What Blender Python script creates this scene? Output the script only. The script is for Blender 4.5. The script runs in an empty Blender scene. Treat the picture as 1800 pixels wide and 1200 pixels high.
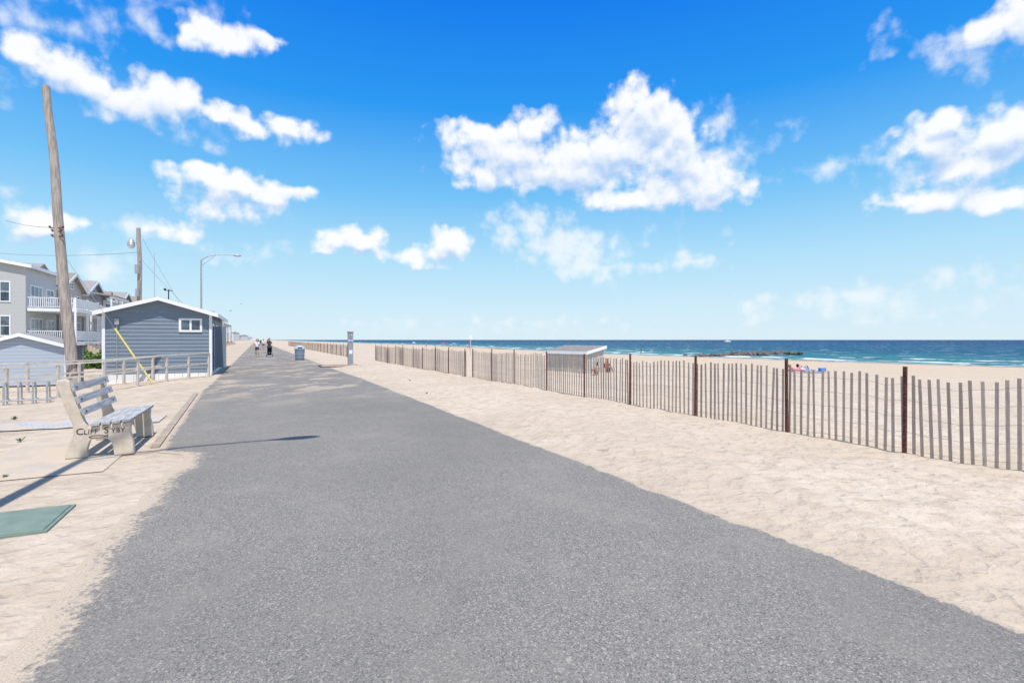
import bpy, bmesh, math, random
import numpy as np
from mathutils import Vector, Matrix, noise
random.seed(7); rng = random.Random(11)
TH = math.radians(26.5); C, S = math.cos(TH), math.sin(TH)
def W(s, t, z=0.0): return Vector((t*C - s*S, t*S + s*C, z))
def lerpt(x, tab):
    if x <= tab[0][0]: return tab[0][1]
    for (a, b), (c, d) in zip(tab, tab[1:]):
        if x <= c: return b + (d-b)*(x-a)/(c-a)
    return tab[-1][1]
def sm(a, b, x):
    x = min(1, max(0, (x-a)/(b-a))); return x*x*(3-2*x)
scene = bpy.context.scene
SEA = -2.5
# ------------------------------------------------------------------ nodes
class G:
    def __init__(s, nt): s.nt = nt
    def n(s, typ, ins=None, **at):
        nd = s.nt.nodes.new(typ)
        for k, v in at.items(): setattr(nd, k, v)
        for k, v in (ins or {}).items():
            if isinstance(v, bpy.types.NodeSocket): s.nt.links.new(v, nd.inputs[k])
            else: nd.inputs[k].default_value = v
        return nd
    def m(s, op, a, b=None, c=None, clamp=False):
        i = {0: a}
        if b is not None: i[1] = b
        if c is not None: i[2] = c
        nd = s.n('ShaderNodeMath', i, operation=op); nd.use_clamp = clamp
        return nd.outputs[0]
    def ss(s, x, a, b, lo=0.0, hi=1.0):
        return s.n('ShaderNodeMapRange', {0: x, 1: a, 2: b, 3: lo, 4: hi}, interpolation_type='SMOOTHSTEP').outputs[0]
    def mix(s, f, a, b, bt='MIX'):
        c4 = lambda q: q if isinstance(q, bpy.types.NodeSocket) else (tuple(q)+(1,) if len(q) == 3 else q)
        return s.n('ShaderNodeMix', {0: f, 6: c4(a), 7: c4(b)}, data_type='RGBA', blend_type=bt).outputs[2]
    def noise(s, vec, scale, detail=4, rough=.55, out=0, dim='3D'):
        return s.n('ShaderNodeTexNoise', {'Vector': vec, 'Scale': scale, 'Detail': detail, 'Roughness': rough}, noise_dimensions=dim).outputs[out]
    def n2(s, vec, scale, detail=3, rough=.55, out=0): return s.noise(vec, scale, detail, rough, out, '2D')
    def vor(s, vec, scale):
        return s.n('ShaderNodeTexVoronoi', {'Vector': vec, 'Scale': scale}, feature='F1', voronoi_dimensions='2D')
    def vm(s, op, a, b=None, c=None):
        i = {0: a}
        if b is not None: i[1] = b
        if c is not None: i[2] = c
        return s.n('ShaderNodeVectorMath', i, operation=op)
def newmat(name):
    m = bpy.data.materials.new(name); m.use_nodes = True
    nt = m.node_tree; p = nt.nodes['Principled BSDF']
    return m, G(nt), p
def setp(g, p, col=None, rough=None, spec=None, metal=None, normal=None):
    for k, v in (('Base Color', col), ('Roughness', rough), ('Specular IOR Level', spec), ('Metallic', metal), ('Normal', normal)):
        if v is None: continue
        if isinstance(v, bpy.types.NodeSocket): g.nt.links.new(v, p.inputs[k])
        else: p.inputs[k].default_value = (tuple(v)+(1,)) if (k == 'Base Color' and len(v) == 3) else v
def simple(name, col, rough=.6, var=.15, scale=6, metal=0, spec=.3, bump=0, stretch=(1, 1, 1), col2=None, detail=4):
    m, g, p = newmat(name)
    co = g.n('ShaderNodeTexCoord').outputs['Object']
    co = g.vm('MULTIPLY', co, stretch).outputs[0]
    f = g.noise(co, scale, detail)
    f2 = g.ss(f, .3, .7)
    a = tuple(c*(1-var) for c in col); b = tuple(min(1, c*(1+var)) for c in col)
    if col2: a = col2
    setp(g, p, g.mix(f2, a, b), rough, spec, metal)
    if bump:
        setp(g, p, normal=g.n('ShaderNodeBump', {'Height': f, 'Strength': .6, 'Distance': bump}).outputs[0])
    return m
# ------------------------------------------------------------------ object builder
def link(ob, parent=None):
    scene.collection.objects.link(ob)
    if parent: ob.parent = parent
    return ob
class Part:
    def __init__(s, name, mat): s.name, s.mat, s.v, s.f, s.smooth, s.bev = name, mat, [], [], False, 0
    def add(s, vs, fs):
        o = len(s.v); s.v += [tuple(q) for q in vs]; s.f += [tuple(i+o for i in f) for f in fs]
    def box(s, x0, x1, y0, y1, z0, z1):
        s.add([(x0,y0,z0),(x1,y0,z0),(x1,y1,z0),(x0,y1,z0),(x0,y0,z1),(x1,y0,z1),(x1,y1,z1),(x0,y1,z1)],
              [(0,3,2,1),(4,5,6,7),(0,1,5,4),(1,2,6,5),(2,3,7,6),(3,0,4,7)])
        return s
    def tube(s, p0, p1, r0, r1=None, n=10, caps=True):
        r1 = r0 if r1 is None else r1
        p0, p1 = Vector(p0), Vector(p1); d = (p1-p0).normalized()
        a = d.orthogonal().normalized(); b = d.cross(a)
        vs = []
        for p, r in ((p0, r0), (p1, r1)):
            for i in range(n):
                q = 2*math.pi*i/n; vs.append(p + a*math.cos(q)*r + b*math.sin(q)*r)
        fs = [(i, (i+1) % n, n+(i+1) % n, n+i) for i in range(n)]
        if caps: fs += [tuple(range(n-1, -1, -1)), tuple(range(n, 2*n))]
        s.add(vs, fs); return s
    def path(s, pts, r, n=8):
        for a, b in zip(pts, pts[1:]): s.tube(a, b, r, r, n)
        return s
    def prism_y(s, prof, y0, y1):
        n = len(prof)
        s.add([(x, y0, z) for x, z in prof]+[(x, y1, z) for x, z in prof],
              [tuple(range(n)), tuple(range(2*n-1, n-1, -1))]+[((i+1) % n, i, n+i, n+(i+1) % n) for i in range(n)])
        return s
    def prism_x(s, prof, x0, x1):
        n = len(prof)
        s.add([(x0, y, z) for y, z in prof]+[(x1, y, z) for y, z in prof],
              [tuple(range(n)), tuple(range(2*n-1, n-1, -1))]+[((i+1) % n, i, n+i, n+(i+1) % n) for i in range(n)])
        return s
    def lathe(s, cx, cy, rows, n=20):
        vs = []
        for r, z in rows:
            for i in range(n):
                q = 2*math.pi*i/n; vs.append((cx+r*math.cos(q), cy+r*math.sin(q), z))
        fs = []
        for k in range(len(rows)-1):
            for i in range(n):
                fs.append((k*n+i, k*n+(i+1) % n, (k+1)*n+(i+1) % n, (k+1)*n+i))
        fs += [tuple(range(n-1, -1, -1)), tuple(range((len(rows)-1)*n, len(rows)*n))]
        s.add(vs, fs); return s
    def blob(s, c, r, sc=(1,1,1), sub=2, jit=0, seed=0):
        bm = bmesh.new(); bmesh.ops.create_icosphere(bm, subdivisions=sub, radius=1)
        vs = []
        for v in bm.verts:
            k = 1 + (jit*noise.noise(v.co*1.7+Vector((seed*3.1, seed, 0))) if jit else 0)
            vs.append((c[0]+v.co.x*r*sc[0]*k, c[1]+v.co.y*r*sc[1]*k, c[2]+v.co.z*r*sc[2]*k))
        s.add(vs, [tuple(v.index for v in f.verts) for f in bm.faces]); bm.free(); return s
    def build(s, parent):
        me = bpy.data.meshes.new(s.name); me.from_pydata(s.v, [], s.f)
        me.materials.append(s.mat); me.validate()
        bm = bmesh.new(); bm.from_mesh(me); bmesh.ops.recalc_face_normals(bm, faces=bm.faces); bm.to_mesh(me); bm.free()
        if s.smooth:
            for p in me.polygons: p.use_smooth = True
            try: me.set_sharp_from_angle(angle=math.radians(40))
            except Exception: pass
        ob = bpy.data.objects.new(s.name, me); link(ob, parent)
        if s.bev:
            b = ob.modifiers.new('bevel', 'BEVEL'); b.width = s.bev; b.segments = 2; b.limit_method = 'ANGLE'
        return ob
class Obj:
    def __init__(s, name, loc=(0,0,0), rot=TH):
        s.e = bpy.data.objects.new(name, None); s.e.location = loc; s.e.rotation_euler = (0, 0, rot)
        s.e.empty_display_size = .1
        link(s.e); s.parts = []
    def part(s, name, mat, smooth=False, bev=0):
        p = Part(name, mat); p.smooth = smooth; p.bev = bev; s.parts.append(p); return p
    def done(s):
        for p in s.parts:
            if p.v: p.build(s.e)
        return s.e
# ------------------------------------------------------------------ terrain functions
SH = [(-3000,112),(0,107),(35,105),(70,99),(112,92),(180,100),(290,111),(634,119),(9000,140)]
def T(s): return lerpt(s, SH) + 1.5*math.sin(s*.09)
LE = [(-20,-1.2),(3.5,-1.16),(6,-1.13),(7.4,-1.0),(8.15,-.86),(8.7,-.98),(9.0,-1.3),(18.7,-1.6),(24,-1.56),(9000,-1.6)]
RE = [(-20,3.95),(3,3.9),(12,3.93),(22,4.02),(30,3.9),(300,3.6),(9000,3.6)]
def gz(s, t):
    z = 0.0
    if t > 4.0:
        k = sm(4.0, 5.2, t)
        if s < 400 and t < 120:
            z += k*(.05 + .045*noise.noise(Vector((s*.35, t*.5, 0))) + .028*noise.noise(Vector((s*1.4, t*1.4, 3))))
            z += sm(3.95, 4.5, t)*.024*noise.noise(Vector((s*3.4, t*3.4, 7)))
    if t > 9: z -= (t-9)*(-SEA+.05)/(T(s)-9)
    if t < -2.2:
        k = (sm(2.2, 6.5, -t)*sm(13, 19, s))
        z -= .28*k
        if s < 200 and t > -60:
            z += sm(2.2, 3.5, -t)*(.03*noise.noise(Vector((s*.5, t*.5, 5))) + .014*noise.noise(Vector((s*3, t*3, 5))))
    return z
def grid(name, rows, cols, fn, mat, attrs=None, smooth=True):
    R, K = len(rows), len(cols); co = np.empty((R*K, 3), np.float32); at = {a: np.empty(R*K, np.float32) for a in (attrs or [])}
    i = 0
    for r in rows:
        for c in cols:
            q = fn(r, c); co[i] = q[0]
            for j, a in enumerate(attrs or []): at[a][i] = q[1][j]
            i += 1
    idx = np.arange(R*K).reshape(R, K)
    f = np.stack([idx[:-1,:-1], idx[:-1,1:], idx[1:,1:], idx[1:,:-1]], -1).reshape(-1, 4)
    me = bpy.data.meshes.new(name); me.from_pydata(co.tolist(), [], f.tolist())
    for a in at:
        A = me.attributes.new(a, 'FLOAT', 'POINT'); A.data.foreach_set('value', at[a])
    me.materials.append(mat)
    me.polygons.foreach_set('use_smooth', [smooth]*len(me.polygons))
    ob = bpy.data.objects.new(name, me); link(ob); return ob
def span(a, b, st):
    n = max(1, int(round((b-a)/st))); return [a+(b-a)*i/n for i in range(n)]
# ------------------------------------------------------------------ materials
def sand_mat():
    m, g, p = newmat('sand')
    tc = g.n('ShaderNodeTexCoord').outputs['Object']
    big = g.n2(tc, .35, 3); mid = g.n2(tc, 3.5, 5, .6); fine = g.n2(tc, 170, 2, .7); tiny = g.n2(tc, 38, 3, .7)
    c = g.mix(g.ss(big, .35, .65), (.575,.475,.365), (.635,.535,.425))
    c = g.mix(g.ss(mid, .38, .75), c, (.51,.415,.315))
    c = g.mix(g.m('MULTIPLY', g.ss(fine, .4, .8), .42), c, (.31,.24,.17))
    c = g.mix(g.m('MULTIPLY', g.ss(tiny, .60, .72), .3), c, (.72,.64,.53))
    vo = g.vor(tc, 5.5)
    deb = g.m('MULTIPLY', g.ss(vo.outputs['Distance'], .028, .016), g.ss(big, .52, .6))
    c = g.mix(g.m('MULTIPLY', deb, .6), c, (.16,.11,.07))
    a = g.n('ShaderNodeAttribute', attribute_name='dirt').outputs['Fac']
    dm = g.m('MULTIPLY', a, g.ss(g.n2(tc, 1.3, 5, .65), .38, .66))
    c = g.mix(g.m('MULTIPLY', dm, .45), c, (.39,.315,.235))
    z = g.n('ShaderNodeSeparateXYZ', {0: tc}).outputs[2]
    wet = g.ss(g.m('ADD', z, g.m('MULTIPLY', big, .25)), -2.0, -2.22)
    far = g.ss(z, -.2, -1.2); c = g.mix(g.m('MULTIPLY', far, .6), c, (.56,.44,.31))
    c = g.mix(wet, c, (.21,.16,.125))
    setp(g, p, c, .95, .1)
    w2 = g.vm('ADD', tc, g.vm('MULTIPLY', g.n2(tc, 3, 2, out=1), (.35,.35,0)).outputs[0]).outputs[0]
    wv = g.vor(w2, 4.2)
    dd = g.m('MINIMUM', wv.outputs['Distance'], .42); dd = g.m('MULTIPLY', dd, dd)
    hgt = g.m('ADD', g.m('MULTIPLY', g.n2(tc, 6, 3, .6), .055), g.m('MULTIPLY', dd, .10))
    hgt = g.m('ADD', hgt, g.m('MULTIPLY', tiny, .005))
    b = g.n('ShaderNodeBump', {'Height': hgt, 'Strength': .8, 'Distance': 1.0}).outputs[0]
    setp(g, p, normal=b)
    return m
SAND = sand_mat()
def asphalt_mat():
    m, g, p = newmat('asphalt')
    tc = g.n('ShaderNodeTexCoord').outputs['Object']
    vo = g.vor(tc, 190.0)
    r = g.n('ShaderNodeSeparateColor', {0: vo.outputs['Color']}).outputs[0]
    vb = g.vor(tc, 105.0)
    r2 = g.n('ShaderNodeSeparateColor', {0: vb.outputs['Color']}).outputs[1]
    c = g.mix(r, (.138,.129,.115), (.315,.296,.266))
    c = g.mix(g.m('MULTIPLY', g.ss(r2, .90, .95), .55), c, (.50,.45,.375))
    c = g.mix(g.m('MULTIPLY', g.ss(r2, .16, .08), .55), c, (.07,.067,.062))
    c = g.mix(g.m('MULTIPLY', g.ss(g.n2(tc, 1.1, 5, .65), .42, .70), .28), c, (.33,.30,.255))
    c = g.mix(g.m('MULTIPLY', g.ss(g.n2(tc, .28, 3), .4, .65), .22), c, (.135,.128,.118))
    e = g.n('ShaderNodeAttribute', attribute_name='edge').outputs['Fac']
    dr = g.n('ShaderNodeAttribute', attribute_name='drift').outputs['Fac']
    nz = g.m('ADD', g.m('MULTIPLY', g.n2(tc, 2.2, 5, .7), .5), g.m('MULTIPLY', g.n2(tc, 22, 3, .7), .5))
    lim = g.m('ADD', .03, g.m('MULTIPLY', dr, .45))
    q = g.m('SUBTRACT', e, g.m('MULTIPLY', g.m('SUBTRACT', g.m('MULTIPLY', nz, 2.6), .9), lim))
    mask = g.ss(g.m('DIVIDE', q, g.m('ADD', .02, g.m('MULTIPLY', dr, .25))), .45, -.3)
    s_at = g.n('ShaderNodeAttribute', attribute_name='blown').outputs['Fac']
    pt = g.m('MULTIPLY', s_at, g.ss(g.n2(g.vm('MULTIPLY', tc, (1, .6, 1)).outputs[0], .7, 5, .7), .50, .62))
    mask = g.m('MAXIMUM', mask, g.m('MULTIPLY', pt, .75))
    sandc = g.mix(g.ss(g.n2(tc, 90, 2), .3, .7), (.42,.34,.255), (.57,.47,.36))
    c = g.mix(mask, c, sandc)
    setp(g, p, c, .9, .15)
    b = g.n('ShaderNodeBump', {'Height': r, 'Strength': .25, 'Distance': .002}).outputs[0]
    setp(g, p, normal=b)
    return m
ASPH = asphalt_mat()
def water_mat():
    m, g, p = newmat('sea_water')
    tc = g.n('ShaderNodeTexCoord').outputs['Object']
    d = g.n('ShaderNodeAttribute', attribute_name='shore').outputs['Fac']
    c = g.mix(g.ss(d, 0, 26), (.10,.24,.21), (.028,.165,.18))
    c = g.mix(g.ss(d, 20, 120), c, (.006,.072,.140))
    c = g.mix(g.ss(d, 120, 700), c, (.003,.036,.115))
    rot = g.n('ShaderNodeMapping', {'Vector': tc, 'Rotation': (0,0,-TH), 'Scale': (1.0,.28,1)}).outputs[0]
    wv = g.n2(rot, .35, 4, .6)
    c = g.mix(g.m('MULTIPLY', g.ss(wv, .45, .66), .5), c, (.03,.16,.22))
    c = g.mix(g.m('MULTIPLY', g.ss(wv, .5, .32), .55), c, (.003,.028,.08))
    caps = g.m('MULTIPLY', g.ss(g.n2(rot, .30, 6, .68), .62, .67), g.ss(d, 8, 40))
    wob = g.m('ADD', d, g.m('MULTIPLY', g.m('SUBTRACT', g.n2(tc, .06, 3), .5), 22))
    brk = g.n2(tc, .11, 5, .65)
    def line(at, w, thr):
        l = g.ss(g.m('ABSOLUTE', g.m('SUBTRACT', wob, at)), w, w*.35)
        return g.m('MULTIPLY', l, g.ss(brk, thr, thr+.08))
    foam = g.m('MAXIMUM', line(9, 3.4, .42), line(24, 3.0, .50))
    foam = g.m('MAXIMUM', foam, line(46, 2.2, .56))
    sw = g.ss(g.m('ADD', d, g.m('MULTIPLY', g.n2(tc, .35, 4), 5)), 5.4, 2.6)
    foam = g.m('MAXIMUM', g.m('MAXIMUM', foam, sw), g.m('MULTIPLY', caps, .85))
    c = g.mix(g.m('MULTIPLY', foam, .9), c, (.76,.79,.80))
    setp(g, p, c, .5, .10)
    b = g.n('ShaderNodeBump', {'Height': wv, 'Strength': .9, 'Distance': 1.2}).outputs[0]
    setp(g, p, normal=b)
    return m
WATER = water_mat()
M_CONC = simple('weathered_concrete', (.62,.53,.42), .9, .10, 9, bump=.003)
M_SLAT = simple('silvered_wood', (.40,.40,.40), .8, .28, 5, stretch=(8,.6,8))
def fence_mat():
    m, g, p = newmat('weathered_slat_wood')
    geo = g.n('ShaderNodeNewGeometry').outputs['Random Per Island']
    tc = g.n('ShaderNodeTexCoord').outputs['Object']
    gr = g.noise(g.vm('MULTIPLY', tc, (30,30,2)).outputs[0], 3, 4)
    c = g.mix(geo, (.39,.30,.235), (.62,.50,.40))
    c = g.mix(g.m('MULTIPLY', g.ss(gr, .4, .7), .4), c, (.30,.215,.16))
    setp(g, p, c, .85, .15); return m
M_FSLAT = fence_mat()
M_RUST = simple('rusty_steel', (.17,.065,.045), .85, .3, 25, col2=(.075,.04,.035))
M_WIRE = simple('galvanised_wire', (.30,.29,.28), .5, .1, 20, metal=.5)
M_BLACK = simple('black_fabric', (.018,.018,.022), .7, .2, 20)
M_DARK = simple('dark_interior', (.02,.02,.024), .7, .2, 3)
M_WHITE = simple('white_paint', (.80,.80,.79), .5, .04, 3)
M_TRIM = simple('white_trim', (.84,.84,.83), .5, .03, 3)
M_GALV = simple('galvanised_steel', (.42,.43,.43), .45, .12, 8, metal=.4)
M_GWOOD = simple('grey_rail_wood', (.56,.51,.45), .8, .12, 7)
M_POLE = simple('utility_pole_wood', (.38,.325,.28), .9, .28, 4, stretch=(5,5,.35), bump=.01)
M_YEL = simple('yellow_plastic', (.72,.60,.16), .5, .08, 5)
M_BLUESD = simple('blue_grey_siding', (.205,.25,.305), .6, .06, 3, stretch=(.6,.6,8))
M_SHINGLE = simple('grey_shingles', (.31,.30,.29), .9, .22, 14, stretch=(1,1,2))
M_SHINGLE2 = simple('brown_shingles', (.28,.245,.21), .9, .22, 10)
M_GREEN = simple('green_lid', (.19,.25,.205), .8, .12, 5, bump=.001)
def brick_mat(name, c1, c2, mortar, scale, bw=.5, rh=.25):
    m, g, p = newmat(name)
    tc = g.n('ShaderNodeTexCoord').outputs['Object']
    b = g.n('ShaderNodeTexBrick', {'Vector': tc, 'Color1': c1+(1,), 'Color2': c2+(1,), 'Mortar': mortar+(1,), 'Scale': scale, 'Mortar Size': .02, 'Brick Width': bw, 'Row Height': rh})
    f = g.ss(g.n2(tc, 1.6, 5, .7), .44, .56)
    setp(g, p, g.mix(f, b.outputs['Color'], (.54,.45,.35)), .85, .15); return m
M_PAVER = brick_mat('grey_pavers', (.40,.43,.47), (.50,.52,.56), (.36,.31,.25), 2.2)
def siding_mat(name, col, pitch=.13):
    m, g, p = newmat(name)
    tc = g.n('ShaderNodeTexCoord').outputs['Object']
    z = g.n('ShaderNodeSeparateXYZ', {0: tc}).outputs[2]
    fr = g.m('FRACT', g.m('DIVIDE', z, pitch))
    c = g.mix(g.ss(fr, .82, .98), col, tuple(q*.6 for q in col))
    setp(g, p, c, .65, .25)
    return m
def glass_mat():
    m, g, p = newmat('window_glass')
    tc = g.n('ShaderNodeTexCoord').outputs['Object']
    setp(g, p, g.mix(g.ss(g.noise(tc, .9, 2), .4, .6), (.03,.05,.075), (.13,.17,.21)), .08, .6); return m
M_GLASS = glass_mat()
def leaf_mat(name, a, b):
    m, g, p = newmat(name)
    r = g.n('ShaderNodeNewGeometry').outputs['Random Per Island']
    setp(g, p, g.mix(r, a, b), .6, .2); return m
M_LEAF = leaf_mat('bush_leaves', (.045,.105,.02), (.15,.25,.06))
M_WEED = leaf_mat('weed_leaves', (.10,.14,.05), (.24,.26,.12))
# ------------------------------------------------------------------ ground, path, sea
rows = [-3000,-1200,-500,-200,-100,-60,-40,-25]+span(-15,-2,.5)+span(-2,26,.09)+span(26,45,.25)+span(45,80,1)+span(80,200,4)+[200,215,230,250,275,300,340,400,480,560,634,800,1100,1600,2500,4500,9000]
cols = [-8000,-3000,-1000,-400,-200,-120,-80,-60]+span(-50,-14,2.5)+span(-14,-4,.4)+span(-4,-1.9,.12)+[-1.9,0,2,3.8]+span(4.0,9.6,.085)+span(9.6,16,.4)+span(16,104,2.5)+[104,108,112,120,135,160,200]
def fs(s, t):
    dirt = 0
    if -9 < t < 0: dirt = 1-sm(3, 9, -t)*.6
    elif 3.5 < t < 5.5: dirt = .7*(1-sm(4.0, 5.3, t))
    return W(s, t, gz(s, t) if t < 140 else SEA-4), (dirt,)
grid('sand_beach', rows, cols, fs, SAND, ['dirt'])
prow = span(-8,30,.06)+span(30,60,.4)+span(60,300,4)+[300,500,900,1500,3000]
NP = 26
def fp(s, k):
    L = lerpt(s, LE); R = lerpt(s, RE)
    if s < 60:
        L += .035*noise.noise(Vector((s*3, 1, 0)))+.05*noise.noise(Vector((s*.9, 4, 0)))+.012*noise.noise(Vector((s*14, 4, 0)))
        R += .03*noise.noise(Vector((s*3.5, 9, 0)))+.05*noise.noise(Vector((s*.6, 14, 0)))+.012*noise.noise(Vector((s*14, 24, 0)))
    u = k/NP
    u = u*u*(3-2*u)
    t = L+(R-L)*u
    e = min(t-L, R-t)
    drift = .15
    if t-L < R-t: drift = .75 if s < 9 else .3
    bl = sm(12, 20, s)*.9
    return W(s, t, .006+.004*math.sin(math.pi*u)), (e, drift, bl)
grid('asphalt_path', prow, list(range(NP+1)), fp, ASPH, ['edge', 'drift', 'blown'])
wrows = [-9000,-3000,-1000,-400,-200,-100]+span(-60,200,5)+span(200,700,20)+[700,900,1300,2000,3500,6000,12000,20000]
wcols = [-3,-1,0,1,2,3,4,5,6,7,8,9,10,12,14,17,20,23,26,30,36,44,52,60,80,100,140,200,300,450,700,1200,2500,6000,20000]
def fw(s, d):
    z = SEA
    if 4 < d < 60: z += .16*math.exp(-((d-10)/3)**2)+.2*math.exp(-((d-25)/3.5)**2)+.2*math.exp(-((d-46)/4)**2)
    return W(s, T(s)+d, z), (d,)
grid('sea', wrows, wcols, fw, WATER, ['shore'])
def strip(name, s0, s1, t0, t1, mat, off=.008, st=.2):
    R = span(s0, s1, st)+[s1]; K = span(t0, t1, st)+[t1]
    ob = Part(name, mat)
    vs = [(t, s, gz(s, t)+off) for s in R for t in K]; k = len(K)
    ob.add(vs, [(i*k+j, i*k+j+1, (i+1)*k+j+1, (i+1)*k+j) for i in range(len(R)-1) for j in range(k-1)])
    o = ob.build(None); o.rotation_euler = (0, 0, TH); return o
strip('paver_walkway', 12.25, 13.35, -9.5, -1.75, M_PAVER, .02)
def pad_mat():
    m, g, p = newmat('sandy_concrete')
    tc = g.n('ShaderNodeTexCoord').outputs['Object']
    f = g.ss(g.noise(tc, 1.4, 5, .7), .38, .54)
    c = g.mix(f, (.47,.42,.355), (.565,.465,.36))
    c = g.mix(g.m('MULTIPLY', g.ss(g.noise(tc, 60, 2), .4, .7), .3), c, (.37,.30,.22))
    setp(g, p, c, .9, .15); return m
M_PAD = pad_mat()
strip('concrete_pad', 8.0, 11.5, -3.2, -1.72, M_PAD, .010)
M_EDGE = simple('path_edging', (.38,.31,.24), .9, .2, 5)
ed = Part('path_edging', M_EDGE)
es = span(9.4, 18.6, .3)
for a, b in zip(es, es[1:]):
    la, lb = lerpt(a, LE), lerpt(b, LE)
    ed.add([(la-.14,a,.002),(la-.02,a,.002),(lb-.02,b,.002),(lb-.14,b,.002),(la-.14,a,.03),(la-.02,a,.03),(lb-.02,b,.03),(lb-.14,b,.03)],
           [(4,5,6,7),(0,1,5,4),(1,2,6,5),(2,3,7,6),(3,0,4,7)])
o = ed.build(None); o.rotation_euler = (0,0,TH)
u = Obj('utility_cover', W(5.72, -2.5, gz(6.1,-2)+.0))
u.part('lid', M_GREEN, bev=.008).box(0,.86,0,.74,-.03,.03)
lr = u.part('lid_lip', M_GREEN); lr.box(-.03,.89,-.03,.77,-.05,.018)
hp = u.part('pull_slot', M_DARK); hp.box(.38,.5,.06,.1,.026,.032)
u.done()
# ------------------------------------------------------------------ bench
b = Obj('park_bench', W(9.0, -2.0, .014))
prof = [(-.36,0),(-.12,0),(-.115,.12),(-.09,.22),(-.06,.25),(.10,.25),(.15,.21),(.18,.10),(.19,0),(.42,0),(.41,.18),(.375,.32),(.385,.46),(-.10,.42),(-.145,.50),(-.225,.78),(-.31,1.06),(-.345,1.095),(-.44,1.08),(-.45,1.04),(-.36,.72),(-.27,.46),(-.265,.34),(-.33,.14)]
for i, y in enumerate((0, 1.5)):
    lg = b.part('concrete_leg', M_CONC, bev=.012); lg.prism_y(prof, y, y+.11)
st = b.part('seat_slats', M_SLAT, bev=.005)
for k in range(4):
    x0 = -.07+k*.118; z = .428+(.04*(x0+.1)/.48)
    st.box(x0, x0+.102, -.035, 1.80, z+.005, z+.045)
bk = b.part('backrest_slats', M_SLAT, bev=.005)
for k in range(3):
    q = .24+k*.30; x = -.135-.175*q; z = .50+.56*q
    dx, dz = -.30*.052, .955*.052
    nx, nz = .955*.036, .30*.036
    bk.prism_y([(x-dx+.004, z-dz), (x-dx+nx+.004, z-dz+nz), (x+dx+nx+.004, z+dz+nz), (x+dx+.004, z+dz)], -.03, 1.78)
bolt = b.part('bolts', M_RUST)
for y in (.06, 1.56):
    for k in range(3):
        q = .24+k*.30; x = -.135-.175*q+.045; z = .50+.56*q+.011
        bolt.tube((x-.006,y,z),(x+.008,y,z+.002),.012,n=8)
be = b.done()
M_INK = simple('dark_lettering', (.05,.035,.03), .8, .1, 5)
def text(body, x, z, size, parent, y=-.003, mat=M_INK, name='lettering', wx=1.0):
    cu = bpy.data.curves.new(name, 'FONT'); cu.body = body; cu.size = size; cu.extrude = .001
    cu.materials.append(mat); ob = bpy.data.objects.new(name, cu); link(ob, parent)
    ob.rotation_euler = (math.pi/2, 0, 0); ob.location = (x, y, z); ob.scale = (wx, 1, 1); cu.space_character = 1.05
    return ob
text('C', -.235, .325, .125, be); text('LIFF', -.15, .325, .09, be)
text('S', .075, .325, .125, be); text('YBY', .155, .325, .09, be)
f = Part('fish_mark', M_INK)
pts = [(.0+.09*math.cos(q)+.0, .283+.018*math.sin(q)) for q in [i*math.pi/8 for i in range(16)]]
f.path([(x, -.003, z) for x, z in pts+pts[:1]], .0035, 6)
f.path([(.085,-.003,.283),(.12,-.003,.303),(.12,-.003,.265),(.085,-.003,.283)], .0035, 6)
f.build(be)
# ------------------------------------------------------------------ snow fence
def snow_fence(s0, s1, t0, pitch, posts, seed, nw=5, tfun=None):
    R = random.Random(seed); F = Obj('snow_fence', (0,0,0))
    sl = F.part('slats', M_FSLAT); wi = F.part('wires', M_WIRE); po = F.part('posts', M_RUST); ho = F.part('post_holes', M_DARK)
    tt = lambda s: t0 + (tfun(s) if tfun else 0) + .03*math.sin(s*1.7+seed)
    zz = lambda s: gz(s, tt(s)) - .02 + .022*math.sin(s*.95+seed)+.018*math.sin(s*3.1)
    H = 1.13; y = s0; prev = None
    while y < s1:
        x = tt(y); z = zz(y); lean = .05*noise.noise(Vector((y*.7, seed, 0)))+R.gauss(0,.011); lx = .05*noise.noise(Vector((y*.5, seed+9, 0)))
        h = H+R.gauss(0,.012); w = .019+R.gauss(0,.0012); d = .005; zo = R.gauss(0,.009)
        y0b, y0t = y, y+lean*1.1; xt = x+lx
        sl.add([(x-d,y0b-w,z-.1),(x+d,y0b-w,z-.1),(x+d,y0b+w,z-.1),(x-d,y0b+w,z-.1),
                (xt-d,y0t-w,z+h+zo),(xt+d,y0t-w,z+h+zo),(xt+d,y0t+w,z+h+zo),(xt-d,y0t+w,z+h+zo)],
               [(0,3,2,1),(4,5,6,7),(0,1,5,4),(1,2,6,5),(2,3,7,6),(3,0,4,7)])
        cur = [(x+lx*f+(.008 if i % 2 else -.008), y+lean*f, z+h*f) for i, f in enumerate([.1+.8*k/(nw-1) for k in range(nw)])]
        if prev:
            for a, c in zip(prev, cur): wi.tube(a, c, .0025, n=4, caps=False)
        prev = cur; y += pitch*(1+R.gauss(0,.06))
    for p in posts:
        if p > s1: continue
        x = tt(p)-.03; z = gz(p, x); top = 1.22+R.uniform(-.03,.05); ly = R.gauss(0,.012)
        for a, bb, c, dd in ((-.004,.0,-.022,.022),(0,.018,-.027,-.020),(0,.018,.020,.027)):
            po.add([(x+a,p+c,z-.3),(x+bb,p+c,z-.3),(x+bb,p+dd,z-.3),(x+a,p+dd,z-.3),(x+a,p+c+ly,z+top),(x+bb,p+c+ly,z+top),(x+bb,p+dd+ly,z+top),(x+a,p+dd+ly,z+top)],
                   [(0,3,2,1),(4,5,6,7),(0,1,5,4),(1,2,6,5),(2,3,7,6),(3,0,4,7)])
        if p < 12:
            for k in range(22):
                zk = z+.1+k*.052; ho.box(x-.0065,x-.0045,p-.006+ly*k/22,p+.006+ly*k/22,zk,zk+.018)
    F.done()
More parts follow.
